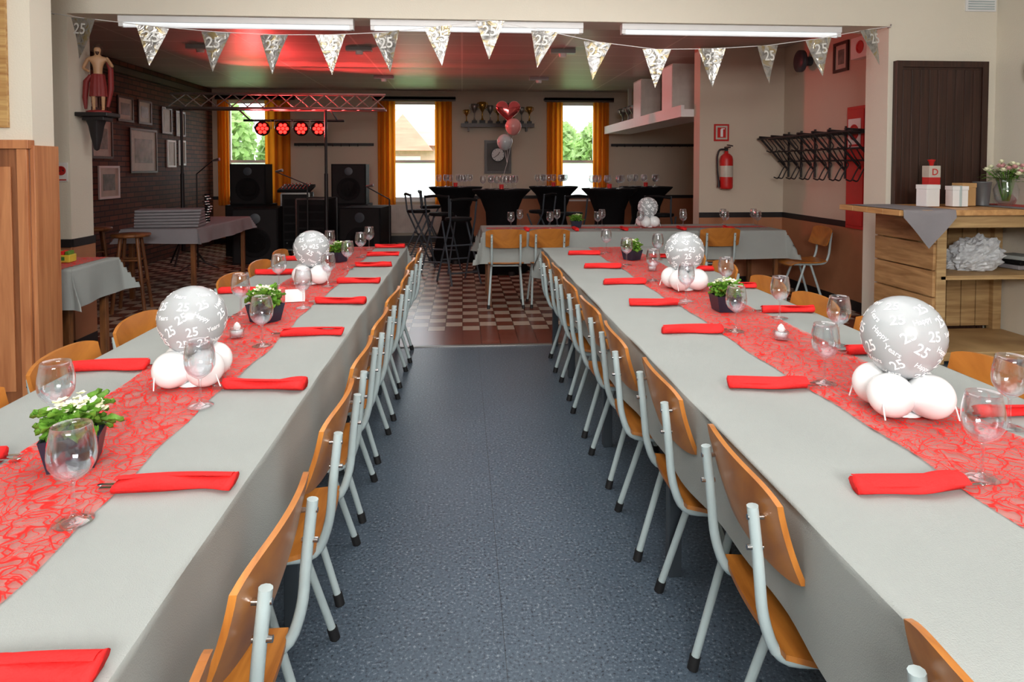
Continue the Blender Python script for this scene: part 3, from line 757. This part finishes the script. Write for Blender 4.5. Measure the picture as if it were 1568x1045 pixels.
for k in range(32): b.box((-1.60+k*.04,yr-.118,.22),(-1.585+k*.04,yr-.11,.64),m_radi)
for x in (-1.5,-.42): b.box((x-.015,yr-.08,0),(x+.015,yr-.05,.2),m_radi); b.box((x-.015,yr-.05,.5),(x+.015,yr,.55),m_radi)
b.obj('radiator')
b=MB()
for a,c_ in ((-3.05,-1.62),(2.8,4.5)): b.box((a,YB-.03,1.78),(c_,YB,1.83),m_black); [b.tube([(x,YB-.03,1.79),(x,YB-.08,1.77),(x,YB-.09,1.82)],.006,m_black,6) for x in [a+.1+.15*i for i in range(int((c_-a-.1)/.15))]]
b.obj('coat_hook_rail')
b=MB(); b.box((-.02,YB-.24,2.15),(1.32,YB,2.18),m_door); b.box((.1,YB-.2,2.05),(.13,YB,2.15),m_door); b.box((1.17,YB-.2,2.05),(1.20,YB,2.15),m_door); b.box((-.02,YB-.25,2.12),(1.32,YB-.24,2.19),m_door)
b.obj('trophy_shelf')
def trophy(k):
    b=MB(); m=m_alu if k%2 else M('trophy_gold%d'%k,(190,150,70),.25,.9)
    b.box((-.045,-.045,0),(.045,.045,.05),m_black); b.lathe([(.03,.05),(.012,.08),(.01,.15),(.03,.18),(.055,.23),(.06,.28),(.055,.28),(.02,.19),(.0001,.19)],m,20)
    for s in (-1,1): b.tube([(s*.04,0,.2),(s*.085,0,.23),(s*.08,0,.27),(s*.058,0,.265)],.006,m,6,rnd=.02)
    return b.mesh('trophy')
TM=[trophy(0),trophy(1)]
for k in range(9):
    o=place(TM[k%2],'trophy',(.08+.145*k,YB-.12,2.181)); s=.95+.5*abs(math.sin(k*2.3)); o.scale=(s*.8,s*.8,s)
b=MB(); b.box((-.25,-.04,-.31),(.25,0,.31),m_door); b.box((-.2,-.045,-.26),(.2,-.04,.26),M('clock_board',(70,62,58),.5)); b.obj('clock_case',(.66,YB-.001,1.58),0,.004)
clockmesh(.13).obj('wall_clock',(.66,YB-.047,1.62))

b=MB(); b.box((2.62,7.9,2.0),(3.1,YB-.25,2.09),m_white); b.box((2.62,7.9,2.09),(2.66,YB-.25,2.14),m_white)
for y in (9.2,11.9): b.box((2.98,y,2.09),(3.04,y+.06,2.8),m_white)
b.obj('hanging_shelf')
for y in (8.4,9.9):
    b=MB(); b.box((0,0,0),(.3,.45,.62),m_radi); b.box((-.004,.02,.02),(0,.43,.6),m_white); b.obj('storage_box',(2.67,y,2.092),0,.005)
for y in (10.8,11.1,11.5): o=place(TM[1],'trophy',(2.78,y,2.091)); o.scale=(1.1,)*3

# coat rack
b=MB(); xw=3.783
for x in (3.45,3.58,3.72): b.tube([(x,5.72,1.72),(x,7.62,1.72)],.011,m_black,8)
for k in range(7):
    y=5.8+k*.29
    b.tube([(3.43,y,1.74),(xw,y,1.72)],.012,m_black,8); b.tube([(3.45,y,1.72),(xw,y,1.36)],.012,m_black,8)
    b.tube([(xw,y,1.80),(xw,y,1.28)],.012,m_black,8)
    if k<6:
        for j in range(2):
            yy=y+.1*(j+1)-.01
            b.tube([(3.45,yy,1.72),(3.50,yy,1.66),(3.55,yy,1.60),(3.52,yy,1.56),(3.47,yy,1.58)],.006,m_black,6,rnd=.02)
            b.tube([(3.60,yy,1.56),(3.65,yy,1.48),(3.70,yy,1.42),(3.66,yy,1.36),(3.61,yy,1.26),(3.56,yy,1.28)],.007,m_black,6,rnd=.02)
b.tube([(3.60,5.75,1.57),(3.60,7.62,1.57)],.009,m_black,8); b.tube([(3.70,5.75,1.46),(3.70,7.62,1.46)],.009,m_black,8)
b.obj('coat_rack')
b=MB(); b.box((3.77,6.02,.80),(3.80,6.34,1.98),m_red); b.box((3.76,6.05,.83),(3.77,6.31,1.95),m_red); b.obj('fire_hose_cabinet',bevel=.003)
nosmoke('no_smoking_sign',(3.758,6.19,1.72),-math.pi/2,.2,.28)
b=MB(); b.tube([(3.75,5.9,0),(3.75,5.9,.85)],.028,m_white,12); b.box((3.76,5.88,.4),(3.80,5.92,.43),m_white); b.obj('white_pipe')
b=MB(); b.box((-.15,-.09,-.1),(.15,0,.1),m_white); X=T(0,-.091,0)@RX(math.pi/2); b.lathe([(.06,0),(.06,.004),(.04,.004),(.04,0)],m_red,20,X=X); b.box((-.05,-.094,-.008),(.05,-.0905,.008),m_red)
b.obj('alarm_box',(3.8,6.05,2.52),-math.pi/2,.01)
frame('p',0,0,.26,.3,0,m_door,m_pic,.03).obj('picture_frame',(3.8,6.5,2.5),-math.pi/2)
b=MB(); X=RX(math.pi/2); b.lathe([(.05,0),(.05,.06),(.12,.1),(.12,.14),(.0001,.13)],m_darkleg,20,X=X); b.obj('wall_speaker',(3.8,7.1,2.55),-math.pi/2)
b=MB(); 
b.lathe([(.0001,0),(.06,.0),(.072,.012),(.075,.03),(.075,.34),(.066,.38),(.04,.405),(.022,.415),(.022,.44),(.0001,.44)],m_red,28)
b.lathe([(.0755,.14),(.0757,.15),(.0757,.26),(.0755,.27)],m_pic2,28)
b.lathe([(.018,.44),(.018,.48),(.0001,.48)],m_black,12); b.box((-.015,-.09,.475),(.015,.03,.49),m_black); b.box((-.013,-.10,.505),(.013,.02,.517),m_black,X=RX(.12))
b.tube([(-.018,0,.46),(-.085,0,.46),(-.11,0,.38),(-.105,0,.2),(-.09,-.0,.08)],.011,m_black,8,rnd=.05); b.tube([(-.09,0,.10),(-.087,0,.02)],[.013,.02],m_black,10)
b.box((-.03,.074,.1),(.03,.11,.35),m_steel)
b.obj('fire_extinguisher',(3.06,7.588,1.14))
b=MB(); b.box((-.09,-.01,-.1),(.09,0,.1),m_red); b.box((-.07,-.012,-.08),(.07,-.01,.08),m_pic2); b.box((-.05,-.014,-.06),(.05,-.012,.06),m_red); b.box((-.015,-.016,-.05),(.015,-.014,.04),m_white); b.box((-.006,-.016,.04),(.035,-.014,.05),m_white)
b.obj('extinguisher_sign',(3.04,7.7,1.80))

for (y,z,w,h,mf,mp) in ((9.85,1.62,.8,.62,m_door,m_pic),(8.75,1.75,.5,.5,m_door,m_pic),(8.9,1.2,.5,.42,m_white,m_pic),(9.35,2.17,.42,.34,m_door,m_pic),(9.9,2.17,.4,.34,m_door,m_pic),(10.6,2.1,.35,.4,m_door,m_pic2),(11.1,2.08,.35,.4,m_door,m_pic2),(10.75,1.6,.3,.42,m_white,m_pic2),(11.15,1.62,.25,.4,m_white,m_pic2),(8.55,2.25,.3,.3,m_door,m_pic)):
    frame('p',0,0,w,h,0,mf,mp,.03).obj('picture_frame',(XL+.001,y,z),math.pi/2)
boxobj('trim_8',[((XL,YD1,2.62),(XL+.08,YB-.16,2.70))],m_door)
clothed(-3.55,-2.78,7.25,9.0,.16,m_cloth2)
b=MB(); 
for k in range(6): b.box((-.32,-.16,.001+k*.032),(.32,.16,.029+k*.032),m_cloth2,X=RZ(.03*k))
b.obj('folded_linen',(-3.15,7.5,.753),.1,.008)
b=MB()
for k in range(11):
    b.lathe([(.04,0),(.04,.012),(.0001,.012)],m_steel,14,(R(-.02,.02),R(-.02,.02),.03*k)); b.lathe([(.03,.012),(.03,.03)],m_blk,14,(0,0,.03*k))
b.obj('glassware_stack',(-2.95,8.0,.753))
def woodstool():
    b=MB(); b.lathe([(.0001,.72),(.165,.722),(.175,.735),(.172,.752),(.0001,.757)],m_oak,28)
    for k in range(4):
        a=k*math.pi/2+.78; b.tube([(.10*math.cos(a),.10*math.sin(a),.722),(.20*math.cos(a),.20*math.sin(a),0)],.017,m_oak,10)
    for k in range(4):
        a=k*math.pi/2+.78; a2=a+math.pi/2
        for z,rr in ((.28,.161),(.5,.13)): b.tube([(rr*math.cos(a),rr*math.sin(a),z),(rr*math.cos(a2),rr*math.sin(a2),z)],.010,m_oak,8)
    return b.mesh('wooden_stool')
WS=woodstool()
place(WS,'wooden_stool',(-3.2,6.72,0),.2); place(WS,'wooden_stool',(-3.9,7.4,0),.6)
def speaker(w,d,h):
    b=MB(); b.box((-w/2,-d/2,0),(w/2,d/2,h),m_blk); b.box((-w/2+.02,-d/2-.012,.02),(w/2-.02,-d/2,h-.02),m_case)
    X=T(0,-d/2-.012,h*.38)@RX(math.pi/2); r=min(w,h)*.34
    b.lathe([(r,0),(r,.008),(r*.85,.004),(r*.3,-.01),(.0001,.004)],m_blk,28,X=X)
    X=T(0,-d/2-.012,h*.82)@RX(math.pi/2); b.lathe([(r*.35,0),(r*.35,.006),(.0001,.002)],m_darkleg,20,X=X)
    b.box((-w/2-.003,-.06,h*.6),(-w/2,.06,h*.66),m_steel); return b.mesh('loudspeaker')
S1=speaker(.54,.45,.64); S2=speaker(.62,.6,.8)
for x,y in ((-3.36,11.0),(-1.80,11.0)):
    place(S2,'subwoofer',(x,y,0),R(-.1,.1),.006); place(S1,'loudspeaker',(x,y,.801),R(-.1,.1),.006)
place(S2,'subwoofer',(-3.0,10.1,0),.15,.006); place(S2,'subwoofer',(-1.45,10.2,0),-.15,.006)
def case(w,d,h):
    b=MB(); b.box((-w/2,-d/2,.1),(w/2,d/2,h),m_case)
    for x in (-w/2,w/2):
        for y in (-d/2,d/2): b.box((x-.012,y-.012,.1),(x+.012,y+.012,h),m_steel); b.lathe([(.035,0),(.035,.1)],m_rub,12,(x*.8,y*.8,0))
    for z in (.1,h):
        b.box((-w/2,-d/2-.008,z-.012),(w/2,-d/2+.01,z+.012),m_steel); b.box((-w/2,d/2-.01,z-.012),(w/2,d/2+.008,z+.012),m_steel)
    for k in range(6): b.box((-w/2+.04,-d/2-.006,.14+k*(h-.2)/6),(w/2-.04,-d/2,.14+(k+.8)*(h-.2)/6),m_blk)
    for k in range(4): b.box((-w/2+.07+k*.1,-d/2-.012,.2),(-w/2+.09+k*.1,-d/2-.006,.22),m_steel)
    return b.mesh('flight_case')
place(case(.42,.5,.98),'flight_case',(-2.62,10.9,0),.1); place(case(.46,.5,.92),'flight_case',(-2.2,10.35,0),-.1)
b=MB(); b.sheet(lambda s,t:(.5*(s-.5),.4*(t-.5),.04+.08*t),8,8,m_blk,(0,0,-.04)); 
for i in range(8):
    for j in range(5): b.lathe([(.008,0),(.008,.02),(.0001,.02)],m_steel if j%2 else m_red,8,(-.2+i*.055,-.14+j*.065,.06+.016*j))
b.obj('mixing_desk',(-2.62,10.85,.995))
def micstand(x,y,h=1.25,lean=.35):
    b=MB(); b.tube([(0,0,.02),(0,0,h)],.011,m_black); b.tube([(0,0,h),(lean,-.1,h+.18)],.008,m_black); b.tube([(lean,-.1,h+.18),(lean+.1,-.13,h+.2)],[.012,.022],m_alu)
    for k in range(3): a=k*2.09; b.tube([(0,0,.12),(.28*math.cos(a),.28*math.sin(a),.01)],.009,m_black)
    b.obj('microphone_stand',(x,y,0))
micstand(-2.15,9.5,1.15,-.4); micstand(-3.6,9.4,1.3,.25); micstand(-1.0,9.3,.95,-.3)
b=MB(); y0,z0=9.8,2.22; xs=(-4.1,-1.1)
ch=[(0,-.12,0),(0,.12,0),(0,0,.21)]
for c_ in ch: b.tube([(xs[0],y0+c_[1],z0+c_[2]),(xs[1],y0+c_[1],z0+c_[2])],.018,m_alu,8)
n=14
for i in range(n):
    xa=xs[0]+(xs[1]-xs[0])*i/n; xb=xs[0]+(xs[1]-xs[0])*(i+1)/n
    for (p,q) in ((0,2),(2,1),(1,0)):
        A=ch[p];B=ch[q]; b.tube([(xa,y0+A[1],z0+A[2]),(xb,y0+B[1],z0+B[2])],.008,m_alu,6)
for x in (-3.95,-1.95):
    b.tube([(x,y0,0.5),(x,y0,2.22)],.02,m_black,10); b.tube([(x,y0,.2),(x,y0,1.3)],.028,m_black,10)
    for k in range(3): a=k*2.09+.5; b.tube([(x,y0,.45),(x+.28*math.cos(a),y0+.28*math.sin(a),.015)],.014,m_black,8)
b.tube([(-3.3,10.45,2.1),(-1.8,10.45,2.1)],.018,m_black,8)
for x in (-3.2,-1.9): b.tube([(x,10.45,2.1),(x,y0+.12,2.22)],.012,m_black,8)
b.obj('lighting_truss')
def par():
    b=MB(); X=RX(math.pi/2-.1)
    b.lathe([(.05,-.16),(.085,-.13),(.105,-.02),(.11,.05),(.10,.05),(.095,.02)],m_blk,24,X=X); b.cap(.095,.03,m_blk,24,X=X)
    for i in range(7):
        a=i*1.047; r=.06 if i else 0
        b.lathe([(.026,.031),(.024,.042),(.0001,.045)],m_redglow,12,(r*math.cos(a),r*math.sin(a),0),X=X)
    b.tube([(-.12,0,0),(-.12,0,.13),(.12,0,.13),(.12,0,0)],.007,m_steel,6); return b.mesh('par_spotlight')
PM=par()
for x in (-3.0,-2.7,-2.43,-2.17): place(PM,'par_spotlight',(x,10.38,1.97),.15)
for (x,y) in ((-1.2,8),(1.2,8),(-1.2,10.5),(1.2,10.5),(-3,8)):
    b=MB(); b.box((-.15,-.05,-.05),(.15,.05,0),m_tube); b.lathe([(.04,-.09),(.05,-.05)],m_white,14,(0,0,0)); b.obj('ceiling_spot',(x,y,2.8),0,.004)

# ------------------------------------------------------------ exterior
boxobj('ground_outside',[((-40,YB+.25,-.3),(40,70,-.2))],M('grass',(130,160,100),.9))
b=MB(); mb=M('brick_house',(214,176,156),.8); mr_=M('roof_tile_red',(222,144,124),.7,var=.15,scale=(1,1,10))
b.box((-7,26,-.2),(3,33,2.3),mb); b.add([(-7.3,25.6,2.2),(3.3,25.6,2.2),(3.3,33.4,2.2),(-7.3,33.4,2.2),(-4.5,29.5,3.9),(.6,29.5,3.9)],[(0,1,5,4),(1,2,5),(2,3,4,5),(3,0,4)],mr_)
b.add([(-3.4,25.2,2.0),(-1.1,25.2,2.0),(-2.2,25.2,3.35),(-3.4,28.5,2.0),(-1.1,28.5,2.0),(-2.2,28.5,3.35)],[(0,1,2),(0,2,5,3),(1,4,5,2)],mr_)
for x in (-5,-2.6,-.5): b.box((x,25.95,.6),(x+1,26,1.8),m_white)
b.box((-3.4,29.2,3.4),(-2.9,29.7,4.3),mb)
b.obj('neighbour_house')
def tree(x,y,h,seed):
    g=random.Random(seed); b=MB(); b.tube([(0,0,-.2),(0.1,0,h*.4),(0,.1,h*.75)],[.18,.14,.05],m_oak,8)
    vs=[];fs=[]
    for i in range(2200):
        a=g.uniform(0,6.28); el=math.asin(g.uniform(-1,1)); r=g.uniform(.5,1)**.5
        p=Vector((h*.36*r*math.cos(a)*math.cos(el),h*.36*r*math.sin(a)*math.cos(el),h*.58+h*.40*r*math.sin(el)))
        u=Vector((g.uniform(-1,1),g.uniform(-1,1),g.uniform(-1,1))).normalized()*.16; w=u.orthogonal().normalized()*.09
        k=len(vs); vs+= [p-u,p+w,p+u,p-w]; fs.append((k,k+1,k+2,k+3))
    b.add(vs,fs,m_tree,False); b.obj('garden_tree',(x,y,0))
tree(-8.0,22,3.8,1); tree(4.6,21,3.0,2); tree(-6.0,24,3.0,3); tree(3.2,24,3.2,4); tree(-9.5,19,3.4,5)

# ------------------------------------------------------------ lights
def area(name,loc,rot,sx,sy,p,col=(1,1,1),spread=None):
    l=bpy.data.lights.new(name,'AREA'); l.shape='RECTANGLE'; l.size=sx; l.size_y=sy; l.energy=p; l.color=col
    o=bpy.data.objects.new(name,l); sc.collection.objects.link(o); o.location=loc; o.rotation_euler=rot
    if spread: l.spread=spread
    return o
area('ceiling_fill_front',(.1,2.6,2.95),(0,0,0),3.4,3.8,82,(1,.985,.96))  # added soft fill standing in for ceiling bounce; no fixture hangs here
area('flash_bounce',(.2,-2.4,2.4),(math.radians(94),0,0),1.8,.9,215,(1,.985,.96))
area('ambient_fill_rear',(.3,8.8,2.76),(0,0,0),5,4,15,(1,.93,.86))  # weak ambient added for the rear room, not an actual ceiling lamp
for x,dx,dy,e_ in ((-3.0,.6,-1.6,120),(-2.7,1.5,-1.2,150),(-2.43,3.0,-1.0,180),(-2.17,3.6,-2.4,180)):
    l=bpy.data.lights.new('stage_spot','SPOT'); l.energy=e_; l.color=(1,.06,.06); l.spot_size=1.3; l.spot_blend=.8; l.shadow_soft_size=.08
    o=bpy.data.objects.new('stage_spot',l); sc.collection.objects.link(o); o.location=(x,10.0,1.95)
    o.rotation_euler=(Vector((dx,dy,1.35))).to_track_quat('-Z','Y').to_euler()
w=bpy.data.worlds.new('World'); sc.world=w; w.use_nodes=True; nt=w.node_tree; bg=nt.nodes['Background']
sk=nt.nodes.new('ShaderNodeTexSky'); sk.sky_type='HOSEK_WILKIE'; sk.turbidity=8; sk.sun_direction=(.3,.2,.9)
mx=nt.nodes.new('ShaderNodeMix'); mx.data_type='RGBA'; mx.inputs[0].default_value=.8; nt.links.new(sk.outputs[0],mx.inputs[6]); mx.inputs[7].default_value=(.9,.95,1,1)
nt.links.new(mx.outputs[2],bg.inputs['Color']); bg.inputs['Strength'].default_value=6.0

# ------------------------------------------------------------ camera
cd=bpy.data.cameras.new('camera'); cam=bpy.data.objects.new('camera',cd); sc.collection.objects.link(cam)
cam.location=(0,0,1.40); cam.rotation_euler=(math.radians(88),0,math.radians(-4.24))
cd.sensor_width=36; cd.lens=23.56; cd.shift_y=-.1476; cd.clip_start=.05; cd.clip_end=200
sc.camera=cam
